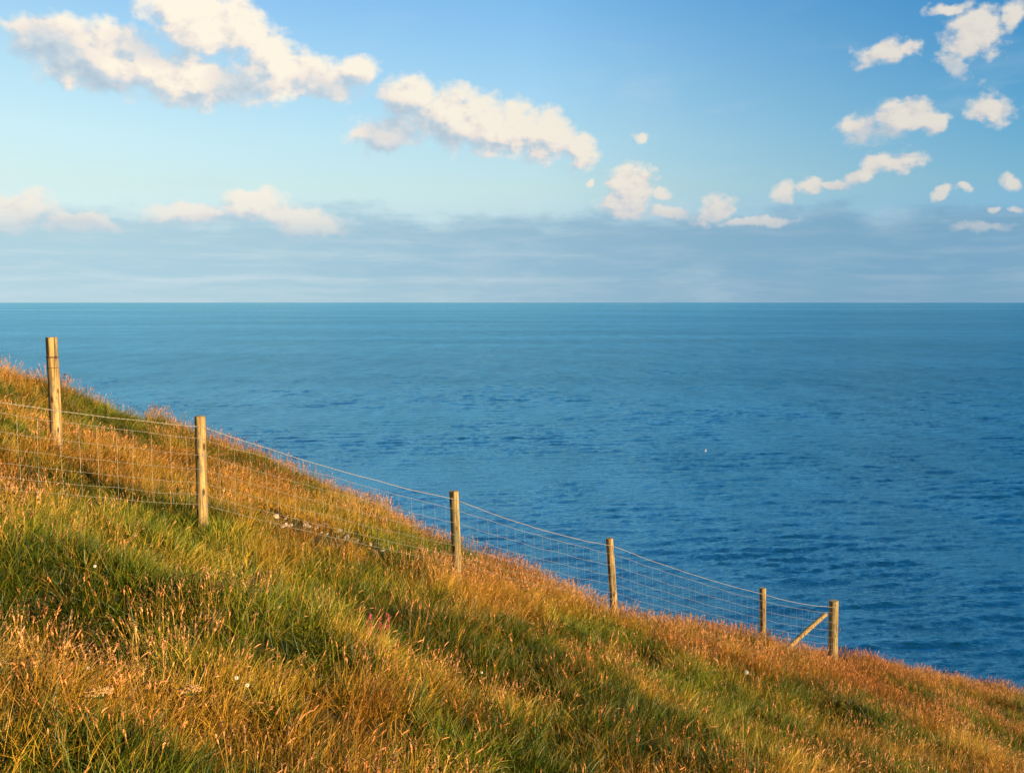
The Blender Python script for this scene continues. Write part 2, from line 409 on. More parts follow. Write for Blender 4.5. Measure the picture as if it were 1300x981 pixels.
def sea():
    """one sheet from under the cliff to the horizon; the nearest mile and a half carries real waves"""
    az = np.concatenate([np.linspace(-180, -40, 36)[:-1], np.linspace(-40, -35, 12)[:-1], np.linspace(-35, 35, 1000), np.linspace(35, 40, 12)[1:], np.linspace(40, 180, 36)[1:-1]])
    az = np.radians(az)
    rr = np.concatenate([np.geomspace(5, 95, 14)[:-1], np.geomspace(95, 2400, 1000), np.geomspace(2400, 95000, 40)[1:]])
    A, Rr = np.meshgrid(az, rr)
    X = Rr * np.sin(A); Y = Rr * np.cos(A)
    r = np.random.default_rng(3)
    Z = np.zeros_like(X, dtype=np.float32)
    patch = 0.75 + 0.9 * vnoise(X / 60, Y / 38) + 0.6 * vnoise(X / 17 + 40, Y / 11)
    sub = (Rr > 95) & (Rr < 2400)
    xs, ys, pr = X[sub].astype(np.float32), Y[sub].astype(np.float32), Rr[sub].astype(np.float32)
    z = np.zeros_like(xs)
    for i in range(64):
        lam = 1.0 * (12 / 1.0) ** (i / 63) * r.uniform(.9, 1.1)
        th = math.radians(98) + r.normal(0, 0.27)           # heading of the wave, seawards to shore
        k = 2 * math.pi / lam
        amp = 0.0075 * lam ** 0.95 / (1 + (lam / 10) ** 2) * r.uniform(.6, 1.3)
        ph = k * (xs * math.cos(th) + ys * math.sin(th)) + r.uniform(0, 6.28)
        # waves too short for the mesh far out are left to the bump
        ok = np.clip((lam * 420 / pr - 1.2) / 1.0, 0, 1)
        z += (amp * ok * (np.sin(ph) + 0.22 * np.sin(2 * ph + 1.5))).astype(np.float32)
    Z[sub] = z * np.clip(patch[sub], 0.15, 1.6) * SEA_WAVE
    edge = np.clip((math.radians(40) - np.abs(A)) / math.radians(5), 0, 1) * np.clip((Rr - 95) / 8, 0, 1) * np.clip((2400 - Rr) / 900, 0, 1)
    Z = Z * edge
    V = np.stack([X.ravel(), Y.ravel(), Z.ravel()], 1)
    nx, ny = len(az), len(rr)
    a = np.arange(nx)[None, :] + np.arange(ny - 1)[:, None] * nx
    b = (np.arange(nx) + 1) % nx
    b = b[None, :] + np.arange(ny - 1)[:, None] * nx
    Fq = np.stack([a, a + nx, b + nx, b], -1).reshape(-1, 4)
    me = np_mesh('sea', V, [Fq], sea_material(), True)
    o = bpy.data.objects.new('sea', me); C.objects.link(o)
    tag(o, 'open blue sea with small waves reaching to the horizon', 'sea', kind='structure')
sea()

# ------------------------------------------------------------------ timber and wire
def wood_material(name, ca, cb, cd):
    m, T, b = new_mat(name)
    tc = T.new('ShaderNodeTexCoord'); P = tc.outputs['Object']
    gr = T.noise(T.vm('MULTIPLY', P, (38, 38, 2.2)), 1.0, 6, 0.62)
    bl = T.noise(T.vm('MULTIPLY', P, (11, 11, 5)), 1.0, 5, 0.65)
    oi = T.new('ShaderNodeObjectInfo')
    c = T.mix(T.remap(gr, 0.35, 0.62), ca, cb)
    c = T.mix(T.remap(bl, 0.50, 0.62, 0, 0.8), c, cd)
    kn = T.new('ShaderNodeTexVoronoi'); kn.inputs['Scale'].default_value = 1.0; T.link(T.vm('MULTIPLY', P, (9, 9, 3.2)), kn.inputs['Vector'])
    c = T.mix(T.remap(kn.outputs['Distance'], 0.22, 0.10), c, (0.07, 0.035, 0.012))
    crack = T.noise(T.vm('MULTIPLY', P, (70, 70, 1.3)), 1.0, 3, 0.5)
    ck = T.remap(crack, 0.58, 0.64)
    c = T.mix(ck, c, (0.035, 0.022, 0.012))
    T.link(c, b.inputs['Base Color']); b.inputs['Roughness'].default_value = 0.8
    b.inputs['Specular IOR Level'].default_value = 0.25
    bp = T.new('ShaderNodeBump'); bp.inputs['Distance'].default_value = 0.004
    T.link(T.m('SUBTRACT', gr, T.m('MULTIPLY', ck, 1.5)), bp.inputs['Height']); T.link(bp.outputs[0], b.inputs['Normal'])
    return m
WOOD = wood_material('weathered_timber', (0.20, 0.11, 0.033), (0.50, 0.32, 0.11), (0.20, 0.155, 0.085))
WOODG = wood_material('grey_green_timber', (0.18, 0.11, 0.037), (0.46, 0.31, 0.115), (0.16, 0.15, 0.07))
ENDG = wood_material('timber_end_grain', (0.36, 0.27, 0.14), (0.50, 0.38, 0.2), (0.2, 0.16, 0.1))
def wire_material():
    m, T, b = new_mat('galvanised_wire')
    b.inputs['Base Color'].default_value = (0.40, 0.34, 0.25, 1)
    b.inputs['Metallic'].default_value = 0.35; b.inputs['Roughness'].default_value = 0.45
    return m
WIRE = wire_material()
def rust_material():
    m, T, b = new_mat('rusty_wire')
    b.inputs['Base Color'].default_value = (0.09, 0.045, 0.025, 1); b.inputs['Roughness'].default_value = 0.8
    return m
RUST = rust_material()

def log_mesh(base, top, r0, r1, seed, rings=26, seg=22):
    """a slightly crooked round timber from base to top with a chamfered, checked end"""
    rd = random.Random(seed)
    ax = (top - base); L = ax.length; ax.normalize()
    u = ax.cross(Vector((0, 1, 0))).normalized(); v = ax.cross(u)
    bx, by, ph = rd.uniform(-.012, .012), rd.uniform(-.012, .012), rd.uniform(0, 6)
    prof = [(i / (rings - 1), 1.0) for i in range(rings)]
    prof[-1] = (1 - 0.006 / L, 1.0); prof.append((1.0, 0.90))
    V, Fc = [], []
    flat = rd.uniform(0, 6.28)
    for j, (t, s) in enumerate(prof):
        c = base + ax * (t * L) + u * (bx * math.sin(t * 3 + ph)) + v * (by * math.sin(t * 2.3 + ph))
        for k in range(seg):
            a = 2 * math.pi * k / seg
            rr = (r0 + (r1 - r0) * t) * s
            rr *= 1 + 0.045 * math.cos(2 * (a - flat)) + 0.05 * mnoise.noise(Vector((math.cos(a) * 1.3 + seed, math.sin(a) * 1.3, t * L * 1.8)))
            rr *= 1 - 0.10 * max(0, 1 - abs(((a - flat + math.pi) % (2 * math.pi)) - math.pi) / 0.16) * (0.6 + 0.4 * math.sin(t * 5 + ph))
            V.append(c + (u * math.cos(a) + v * math.sin(a)) * rr)
    n = len(prof)
    for j in range(n - 1):
        for k in range(seg):
            Fc.append((j * seg + k, j * seg + (k + 1) % seg, (j + 1) * seg + (k + 1) % seg, (j + 1) * seg + k))
    V.append(base.copy()); V.append(base + ax * L + Vector((0, 0, rd.uniform(0, .006))))
    for k in range(seg):
        Fc.append((len(V) - 2, (k + 1) % seg, k))
        Fc.append((len(V) - 1, (n - 1) * seg + k, (n - 1) * seg + (k + 1) % seg))
    return V, Fc
def log(name, base, top, r0, r1, seed, mat, parent=None):
    V, Fc = log_mesh(Vector((0, 0, 0)), top - base, r0, r1, seed)
    o = mesh_obj(name, V, Fc, mat, parent, smooth=True)
    o.data.materials.append(ENDG)
    nf = len(o.data.polygons)
    for i, p in enumerate(o.data.polygons):
        if i >= nf - 44 and (i - (nf - 44)) % 2 == 1: p.material_index = 1; p.use_smooth = False
    if parent: o.location = base - parent.location
    else: o.location = base
    return o
def tubes(paths, seg=5):
    V, Fc = [], []
    for pts, r in paths:
        n0 = len(V); n = len(pts)
        for i, p in enumerate(pts):
            d = (pts[min(i + 1, n - 1)] - pts[max(i - 1, 0)]).normalized()
            a = Vector((0, 0, 1)) if abs(d.z) < 0.8 else Vector((1, 0, 0))
            u = d.cross(a).normalized(); v = d.cross(u)
            for k in range(seg):
                t = 2 * math.pi * k / seg
                V.append(p + u * (r * math.cos(t)) + v * (r * math.sin(t)))
        for i in range(n - 1):
            for k in range(seg):
                a = n0 + i * seg
                Fc.append((a + k, a + (k + 1) % seg, a + seg + (k + 1) % seg, a + seg + k))
        Fc.append(tuple(n0 + k for k in range(seg))[::-1]); Fc.append(tuple(n0 + (n - 1) * seg + k for k in range(seg)))
    return V, Fc

# the fence: timber posts, a twisted strand on top and sheep netting beneath
#        px_top, py_top, px_base, depth, r
POSTS = [(254, 528, 256, 11.5, .062), (576, 623, 582, 13.8, .062), (773.5, 683, 783, 16.3, .062),
         (968, 746, 969, 19.0, .062), (1058, 762, 1058, 20.5, .094)]
def build_fence():
    root = bpy.data.objects.new('wire_fence', None); C.objects.link(root)
    p0 = at(254, 528, 11.5); root.location = (p0.x, p0.y, float(H(p0.x, p0.y)))
    tag(root, 'sheep netting fence on round timber posts stepping down the hillside to a braced end post', 'fence')
    nodes = []
    # the next post up the line stands just out of the picture
    dirn = Vector((-2.62, -2.05, 0))
    for i, (px, py, pb, dep, r) in enumerate(POSTS):
        top = at(px, py, dep)
        bx = at(pb, py + 100, dep).x
        gz = float(H(bx, dep))
        base = Vector((bx, dep, gz - 0.25))
        log('strainer_post' if i == 4 else 'post', base, top, r * 1.06, r, 10 + i, WOODG if i in (1, 4) else WOOD, root)
        nodes.append((top, base, r))
    t2, b2, _ = nodes[0]
    t0 = t2 + dirn + Vector((0, 0, 0.74)); b0 = Vector((t0.x, t0.y, float(H(t0.x, t0.y)) - .25))
    log('post', b0, t0, .066, .062, 9, WOOD, root)
    nodes.insert(0, (t0, b0, .062))
    # brace of the end post, in the line of the fence
    te, be, re_ = nodes[-1]; tp = nodes[-2][0]
    dl = (Vector((tp.x, tp.y, 0)) - Vector((te.x, te.y, 0))).normalized()
    d = ray(1048, 779); d /= d.y
    yb = te.y + dl.y * .14
    btop = Vector((d.x * (yb - .04), yb - .04, ZC + d.z * yb))
    bx, by = te.x + dl.x * 2.1, te.y + dl.y * 2.1
    bb = Vector((bx, by, float(H(bx, by)) - .12))
    log('brace', bb, btop, .052, .050, 31, WOOD, root)
    off = [-.12, -.26, -.455, -.625, -.78, -.92, -1.04]
    strand, net, staples = [], [], []
    def attach(nd, o, side=-1):
        top, base, r = nd
        ax = (base - top).normalized()
        p = top + ax * (-o)
        return p
    n = len(nodes)
    fdir = [(nodes[min(i + 1, n - 1)][0] - nodes[max(i - 1, 0)][0]).to_2d().normalized() for i in range(n)]
    def face(i):    # side of the post that faces the photographer
        f = fdir[i]; q = Vector((f.y, -f.x, 0))
        return q * (nodes[i][2] + .003)
    for s in range(n - 1):
        A, B = nodes[s], nodes[s + 1]
        L = (B[0] - A[0]).length
        rows = []
        for j, o in enumerate(off):
            a = attach(A, o) + face(s); b = attach(B, o) + face(s + 1)
            sag = (0.055 if j == 0 else 0.028) * (1.3 if s in (2,) else 1)
            def pt(t, a=a, b=b, sag=sag, j=j, s=s):
                p = a.lerp(b, t)
                p.z -= sag * 4 * t * (1 - t)
                w = 0.018 if j else 0.008
                p.z += w * mnoise.noise(Vector((t * 7 + j * 3.1, s * 5.0, 1)))
                p.y += w * 1.5 * mnoise.noise(Vector((t * 5 + j * 3.1, s * 5.0, 8)))
                return p
            rows.append(pt)
            if j == 0:
                m = int(L / 0.02)
                for q in (0, math.pi):
                    pts = []
                    for i in range(m + 1):
                        t = i / m; p = pt(t); an = t * L / 0.11 * 2 * math.pi + q
                        pts.append(p + Vector((0, math.cos(an), math.sin(an))) * 0.0026)
                    strand.append((pts, 0.0025))
            else:
                net.append(([pt(i / 30) for i in range(31)], 0.0023 if j == 1 else 0.0019))
        k = max(4, int(round(L / 0.205)))
        rd = random.Random(s)
        for i in range(1, k):
            t = (i + rd.uniform(-.05, .05)) / k
            lean = rd.uniform(-.0015, .0015)
            net.append(([rows[j](min(max(t + lean * j, .001), .999)) for j in range(1, len(rows))], 0.0009))
    V, Fc = tubes(strand, 5); o = mesh_obj('top_wire', V, Fc, WIRE); 
    V, Fc = tubes(net, 4); o2 = mesh_obj('wire_netting', V, Fc, WIRE)
    for q in (o, o2):
        q.parent = root
        for v in q.data.vertices: v.co = v.co - root.location
    # staples holding the wires, and the wire wound round the end post
    for i, nd in enumerate(nodes):
        if i == 0: continue
        kids = [c for c in root.children if c.name.startswith(('post', 'strainer_post'))]
        post = min(kids, key=lambda c: ((c.location + root.location) - nd[1]).length)
        for o in off[:6]:
            c = attach(nd, o) + face(i) * 1.04
            h = Vector((0, 0, .011))
            Vs, Fs = tubes([([c - h - face(i) * .12, c - h, c + h, c + h - face(i) * .12], .0026)], 4)
            mesh_obj('staple', [v - nd[1] for v in Vs], Fs, WIRE, post)
    te = nodes[-1]
    sp = [c for c in root.children if c.name.startswith('strainer')][0]
    loops = []
    for o in (-.14, -.155, -.62, -.64):
        c = attach(te, o)
        loops.append(([c + Vector((math.cos(a), math.sin(a), 0.05 * math.sin(a + o * 9))) * (te[2] + .004) for a in np.linspace(0, 2 * math.pi, 28)], .0032))
    c = attach(te, -.63)
    curl = [c + Vector((te[2] + .002 + .05 * math.sin(t * 3.1), -.03, .07 * t - .09 * t * t + .03 * math.sin(t * 5))) for t in np.linspace(0, 1.3, 14)]
    loops.append((curl, .003))
    for lp in loops:
        V, Fc = tubes([lp], 5)
        mesh_obj('wound_wire', [v - te[1] for v in V], Fc, WIRE, sp)
    return nodes
FENCE = build_fence()

def build_old_post():
    top = at(65, 428, 13.5); bx = at(72.5, 553, 13.5).x
    base = Vector((bx, 13.5, float(H(bx, 13.5)) - .3))
    o = log('wooden_post', base, top, .084, .072, 44, WOOD)
    tag(o, 'stout leaning timber post with dark wire wound round it, behind the netting at far left', 'post')
    loops = []
    ax = (base - top).normalized()
    for dz, tilt in ((.265, .02), (.275, -.01), (.415, .05)):
        c = top + ax * dz
        loops.append(([c + Vector((math.cos(a) * .078, math.sin(a) * .078, tilt * .078 * math.cos(a))) for a in np.linspace(0, 2 * math.pi, 30)], .0042))
    c = top + ax * .27
    loops.append(([c + Vector((.07 + .02 * t, -.05 - .02 * t, .02 * math.sin(t * 5))) for t in np.linspace(0, 1, 6)], .004))
    for lp in loops:
        V, Fc = tubes([lp], 5)
        mesh_obj('wound_wire', [v - o.location for v in V], Fc, RUST, o)
build_old_post()

# ------------------------------------------------------------------ grass
def blades(n, L, W, spread, bend, seed, segs=4, lean=(0, 0), base_w=0.6, up=0.35):
    """n ribbons: returns verts, quad faces, tri faces, tone, h"""
    r = np.random.default_rng(seed)
    V, Q, Tn, Hh = [], [], [], []
    for i in range(n):
        l = r.uniform(*L); w = r.uniform(*W)
        a = r.uniform(0, 2 * math.pi); rad = spread * math.sqrt(r.random())
        root = np.array([math.cos(a) * rad, math.sin(a) * rad, -0.02])
        da = a + r.normal(0, 0.7)
        out = np.array([math.cos(da), math.sin(da), 0])
        hd = out * r.uniform(0.1, up) + np.array([lean[0], lean[1], 0]) * r.uniform(0.5, 1.4) + np.array([0, 0, 1.0])
        hd /= np.linalg.norm(hd)
        b = r.uniform(*bend)
        side = np.cross(hd, np.array([math.cos(r.uniform(0, 6.28)), math.sin(r.uniform(0, 6.28)), 0.1])); side /= np.linalg.norm(side)
        p = root.copy(); d = hd.copy(); t = r.random()
        k0 = len(V)
        droop = out * 0.7 + np.array([lean[0], lean[1], 0]) * 1.2 + np.array([0, 0, -0.75])
        for s in range(segs + 1):
            f = s / segs
            ww = w * (base_w + (1 - base_w) * min(1, f * 3)) * (1 - f ** 2.2) + 0.0004
            V.append(p - side * ww / 2); V.append(p + side * ww / 2)
            Tn += [t, t]; Hh += [f, f]
            d = d + droop * b * (0.4 + f) / segs; d /= np.linalg.norm(d)
            p = p + d * l / segs
            if s: Q.append((k0 + 2 * s - 2, k0 + 2 * s - 1, k0 + 2 * s + 1, k0 + 2 * s))
    return np.array(V), np.array(Q), np.array(Tn), np.array(Hh)
def stalks(n, L, spread, seed, head=(0.05, 0.09), hw=(0.006, 0.010), lean=(0, 0), bend=(0.1, 0.5), fluffy=6):
    """thin stems each carrying a feathery seed head; h > 1 marks the head"""
    r = np.random.default_rng(seed)
    V, Q, Tn, Hh = [], [], [], []
    for i in range(n):
        l = r.uniform(*L); a = r.uniform(0, 6.283); rad = spread * math.sqrt(r.random())
        p = np.array([math.cos(a) * rad, math.sin(a) * rad, -0.02])
        out = np.array([math.cos(a), math.sin(a), 0])
        d = out * r.uniform(0, .25) + np.array([lean[0], lean[1], 0]) * r.uniform(.4, 1.5) + np.array([0, 0, 1.0]); d /= np.linalg.norm(d)
        b = r.uniform(*bend); t = r.random()
        pts = [p.copy()]; ds = [d.copy()]
        for s in range(4):
            p = p + d * l / 4; d = d + (np.array([lean[0], lean[1], 0]) + out * .3 + np.array([0, 0, -.25])) * b / 4; d /= np.linalg.norm(d)
            pts.append(p.copy()); ds.append(d.copy())
        sa = r.uniform(0, 6.28)
        for q in (0, 1):                                 # two crossed ribbons make the stem
            sv = np.array([math.cos(sa + q * 1.57), math.sin(sa + q * 1.57), 0]) * 0.0011
            k0 = len(V)
            for s, pp in enumerate(pts):
                V.append(pp - sv); V.append(pp + sv); Tn += [t, t]; Hh += [s / 5, s / 5]
                if s: Q.append((k0 + 2 * s - 2, k0 + 2 * s - 1, k0 + 2 * s + 1, k0 + 2 * s))
        hl = r.uniform(*head); wd = r.uniform(*hw)
        # head: lumpy spindle
        ring = 5; m = 5; k0 = len(V); c = pts[-1].copy(); dd = ds[-1].copy()
        u = np.cross(dd, [0.3, 1, .1]); u /= np.linalg.norm(u); v = np.cross(dd, u)
        for j in range(m + 1):
            f = j / m; rr = wd * (0.25 + math.sin(math.pi * min(1, f * .92 + .08)) * 0.85) * r.uniform(.75, 1.2)
            for k in range(ring):
                an = 6.283 * k / ring + j * .6
                V.append(c + (u * math.cos(an) + v * math.sin(an)) * rr); Tn.append(t); Hh.append(1.2 + f * .5)
            if j:
                for k in range(ring):
                    A = k0 + (j - 1) * ring; B = k0 + j * ring
                    Q.append((A + k, A + (k + 1) % ring, B + (k + 1) % ring, B + k))
            c = c + dd * hl / m; dd = dd + (np.array([lean[0], lean[1], 0]) * .5 + out * .3 + np.array([0, 0, -.5])) * b / m; dd /= np.linalg.norm(dd)
            # spikelets
            if fluffy and 0 < j < m:
                for _ in range(fluffy // 2):
                    an = r.uniform(0, 6.283); o = (u * math.cos(an) + v * math.sin(an))
                    s0 = c + o * rr * .6; s1 = s0 + (o * .8 + dd) * wd * r.uniform(.9, 1.7); sw = np.cross(o, dd) * wd * .22
                    kk = len(V)
                    V += [s0 - sw, s0 + sw, s1 + sw * .3, s1 - sw * .3]; Tn += [t] * 4; Hh += [1.3] * 4
                    Q.append((kk, kk + 1, kk + 2, kk + 3))
    return np.array(V), np.array(Q), np.array(Tn), np.array(Hh)
def combine(parts):
    V, Q, Tn, Hh, o = [], [], [], [], 0
    for v, q, t, h in parts:
        V.append(v); Q.append(q + o); Tn.append(t); Hh.append(h); o += len(v)
    return np.concatenate(V), np.concatenate(Q), np.concatenate(Tn), np.concatenate(Hh)

def grass_material(name, green, dry, green2, dry2, head):
    m, T, b = new_mat(name)
    T.n.remove(b)
    out = [n for n in T.n if n.type == 'OUTPUT_MATERIAL'][0]
    at_ = lambda n, typ='GEOMETRY': (lambda q: (setattr(q, 'attribute_name', n), setattr(q, 'attribute_type', typ), q.outputs['Fac'])[2])(T.new('ShaderNodeAttribute'))
    tone = at_('tone'); h = at_('hh'); dryf = at_('dry', 'INSTANCER'); rnd = at_('rnd', 'INSTANCER')
    g = T.mix(rnd, green, green2); d = T.mix(rnd, dry, dry2)
    # single blades of the other colour in every tuft; dry tips on green blades
    f = T.m('ADD', dryf, T.m('MULTIPLY', T.m('SUBTRACT', tone, 0.5), 0.9))
    f = T.m('ADD', f, T.m('MULTIPLY', h, 0.15))
    c = T.mix(T.remap(f, 0.25, 0.75), g, d)
    val = T.remap(tone, 0, 1, 0.35, 1.6, smooth=False)
    c2 = T.new('ShaderNodeVectorMath', operation='SCALE'); T.link(c, c2.inputs[0]); T.link(val, c2.inputs[3])
    hc = T.new('ShaderNodeVectorMath', operation='SCALE'); T.link(T.mix(rnd, head[0], head[1]), hc.inputs[0]); T.link(val, hc.inputs[3])
    c = T.mix(T.m('GREATER_THAN', h, 1.1), c2.outputs[0], hc.outputs[0])
    df = T.new('ShaderNodeBsdfDiffuse'); tr = T.new('ShaderNodeBsdfTranslucent'); mx = T.new('ShaderNodeMixShader')
    T.link(T.remap(h, 1.0, 1.1, 0.20, 0.42), mx.inputs[0])
    T.link(c, df.inputs[0]); T.link(c, tr.inputs[0])
    T.link(df.outputs[0], mx.inputs[1]); T.link(tr.outputs[0], mx.inputs[2])
    gl = T.new('ShaderNodeBsdfGlossy'); gl.inputs['Roughness'].default_value = 0.45; gl.inputs['Color'].default_value = (1, 1, 1, 1)
    fr = T.new('ShaderNodeMixShader'); fr.inputs[0].default_value = 0.025
    T.link(mx.outputs[0], fr.inputs[1]); T.link(gl.outputs[0], fr.inputs[2])
    T.link(fr.outputs[0], out.inputs[0])
    return m
G_GREEN = grass_material('grass_blades', (0.038, 0.070, 0.003), (0.34, 0.135, 0.010), (0.16, 0.21, 0.007), (0.64, 0.38, 0.045),
                         ((0.66, 0.27, 0.06), (0.78, 0.44, 0.17)))

def make_collection(name, meshes):
    col = bpy.data.collections.new(name)
    for i, (V, Q, Tn, Hh) in enumerate(meshes):
        me = np_mesh('%s_tuft' % name, V, [Q], G_GREEN, False)
        a = me.attributes.new('tone', 'FLOAT', 'POINT'); a.data.foreach_set('value', Tn.astype(np.float32))
        a = me.attributes.new('hh', 'FLOAT', 'POINT'); a.data.foreach_set('value', Hh.astype(np.float32))
        o = bpy.data.objects.new('%s_tuft' % name, me); col.objects.link(o)
    return col
def scatter(name, col, nvar, pts, rot, scl, dry, label, cat):
    me = bpy.data.meshes.new(name)
    me.vertices.add(len(pts)); me.vertices.foreach_set('co', pts.astype(np.float32).ravel())
    def attr(n, typ, key, v):
        a = me.attributes.new(n, typ, 'POINT'); a.data.foreach_set(key, v)
    attr('rot', 'FLOAT_VECTOR', 'vector', rot.astype(np.float32).ravel())
    attr('scl', 'FLOAT', 'value', scl.astype(np.float32))
    attr('dry', 'FLOAT', 'value', dry.astype(np.float32))
    attr('rnd', 'FLOAT', 'value', np.clip(.5 + .9 * (rng.random(len(pts)) - .5) * .7 + 1.0 * vnoise(pts[:, 0] * .8 + 31, pts[:, 1] * .8 + 8) + .5 * vnoise(pts[:, 0] * 2.3, pts[:, 1] * 2.3 + 8), 0, 1).astype(np.float32))
    attr('var', 'INT', 'value', rng.integers(0, nvar, len(pts)).astype(np.int32))
    qx, qy = project(pts[:, 0], pts[:, 1], pts[:, 2])
    rust = .38 * np.exp(-((qx - 90) / 230) ** 2 - ((qy - 600) / 48) ** 2) + .2 * np.exp(-((qx - 650) / 120) ** 2 - ((qy - 720) / 25) ** 2)
    rv = np.empty(len(pts), np.float32); me.attributes['rnd'].data.foreach_get('value', rv); me.attributes['rnd'].data.foreach_set('value', np.clip(rv - rust, 0, 1).astype(np.float32))
    me.materials.append(G_GREEN)
    o = bpy.data.objects.new(name, me); C.objects.link(o)
    ng = bpy.data.node_groups.new(name, 'GeometryNodeTree')
    ng.interface.new_socket('Geometry', in_out='INPUT', socket_type='NodeSocketGeometry')
    ng.interface.new_socket('Geometry', in_out='OUTPUT', socket_type='NodeSocketGeometry')
    N = ng.nodes; Lk = ng.links
    gi = N.new('NodeGroupInput'); go = N.new('NodeGroupOutput')
    iop = N.new('GeometryNodeInstanceOnPoints'); ci = N.new('GeometryNodeCollectionInfo')
    ci.inputs['Collection'].default_value = col
    ci.inputs['Separate Children'].default_value = True; ci.inputs['Reset Children'].default_value = True
    iop.inputs['Pick Instance'].default_value = True
    def na(n, t):
        q = N.new('GeometryNodeInputNamedAttribute'); q.data_type = t; q.inputs['Name'].default_value = n
        return q.outputs['Attribute']
    Lk.new(gi.outputs[0], iop.inputs['Points']); Lk.new(ci.outputs[0], iop.inputs['Instance'])
    Lk.new(na('var', 'INT'), iop.inputs['Instance Index'])
    er = N.new('FunctionNodeEulerToRotation'); Lk.new(na('rot', 'FLOAT_VECTOR'), er.inputs[0]); Lk.new(er.outputs[0], iop.inputs['Rotation'])
    Lk.new(na('scl', 'FLOAT'), iop.inputs['Scale'])
    Lk.new(iop.outputs[0], go.inputs[0])
    md = o.modifiers.new('scatter', 'NODES'); md.node_group = ng
    tag(o, label, cat, kind='stuff')
    return o

def project(x, y, z):
    """ground point -> photograph pixel, used only to choose which patch of turf is green or dry"""
    cp, sp = math.cos(PITCH), math.sin(PITCH)
    zz = z - ZC
    f = y * cp - zz * sp; u = y * sp + zz * cp
    return 650 + F * x / f, 490.5 - F * u / f

# patches of the hillside: (px, py, radius x, radius y, dryness change, seed-head change)
PATCH = [
 (60, 755, 130, 40, -.7, -.7), (250, 760, 60, 25, -.4, -.3), (365, 825, 75, 45, -.95, -.9), (440, 745, 110, 32, -.45, -.7), (330, 700, 90, 28, -.30, -.3),
 (230, 690, 80, 22, -.2, 0), (120, 545, 70, 22, -.35, -.3), (60, 590, 120, 22, .35, .2), (60, 650, 90, 30, .25, .3),
 (600, 745, 90, 26, .55, .7), (700, 755, 80, 20, .5, .7), (750, 812, 70, 20, -.45, -.6), (560, 855, 70, 22, -.45, -.5), (480, 790, 40, 16, -.2, -.2),
 (640, 840, 40, 20, -.3, -.3), (590, 780, 60, 26, .4, -.1), (240, 800, 90, 32, .3, .6), (100, 850, 120, 30, -.25, .5), (500, 880, 160, 20, .2, .8),
 (900, 800, 160, 22, .35, .9), (1060, 850, 260, 26, .45, .8), (1230, 872, 120, 16, .3, .3), (830, 870, 100, 14, -.3, 0), (1100, 885, 90, 12, -.15, 0),
 (330, 570, 120, 26, .15, .2), (470, 640, 60, 20, .1, 0), (450, 600, 60, 16, -.1, 0), (620, 690, 50, 20, -.25, -.4), (330, 640, 60, 22, .3, .1),
 (165, 610, 60, 18, .1, .2), (400, 680, 60, 16, .2, -.7), (20, 480, 60, 15, .2, .4),
]
# strips where the turf is broken: (px, py, half length, half width, tilt)
BARE = [(388, 676, 62, 12, 21), (450, 698, 45, 11, 20), (500, 708, 30, 6, 20), (700, 733, 70, 12, 25), (752, 755, 34, 8, 22)]
def bare(x, y):
    px, py = project(x, y, H(x, y)); b = 0
    for (cx, cy, a, w, t) in BARE:
        c_, s_ = math.cos(R(t)), math.sin(R(t))
        u = (px - cx) * c_ + (py - cy) * s_; v = -(px - cx) * s_ + (py - cy) * c_
        b = np.maximum(b, np.exp(-(u / a) ** 4 - (v / w) ** 4))
    return b
def maps(x, y):
    z = H(x, y); px, py = project(x, y, z)
    dry = 0.27 + 1.3 * vnoise(x * .7 + 7, y * .7) + .8 * vnoise(x * 2.1, y * 2.1 + 4)
    seed = 0.20 + 1.3 * vnoise(x * .9 + 17, y * .9 + 3) + .8 * vnoise(x * 2.7 + 2, y * 2.7)
    for (cx, cy, rx, ry, dd, ds) in PATCH:
        w = np.exp(-((px - cx) / rx) ** 2 - ((py - cy) / ry) ** 2)
        dry = dry + w * dd; seed = seed + w * ds
    seed = seed + .55 * np.exp(-((y - np.interp(x, _ex, _ey) - .4) / 1.3) ** 2)
    return z, np.clip(dry, 0, 1), np.clip(seed, 0, 1)

def sample(density_fn, ymin=2.6, ymax=33):
    """random points over the part of the hill a viewer near the camera can see"""
    A = 60 * (ymax - ymin); n = int(A * 150)
    x = rng.uniform(-22, 38, n); y = rng.uniform(ymin, ymax, n)
    keep = (np.abs(x) < y * 0.60 + 1.4) & (y < np.interp(x, _ex, _ey) + 5.5)
    x, y = x[keep], y[keep]
    p = density_fn(x, y) / 150.0
    k = rng.random(len(x)) < p * (1 - .88 * bare(x, y))
    return x[k], y[k]

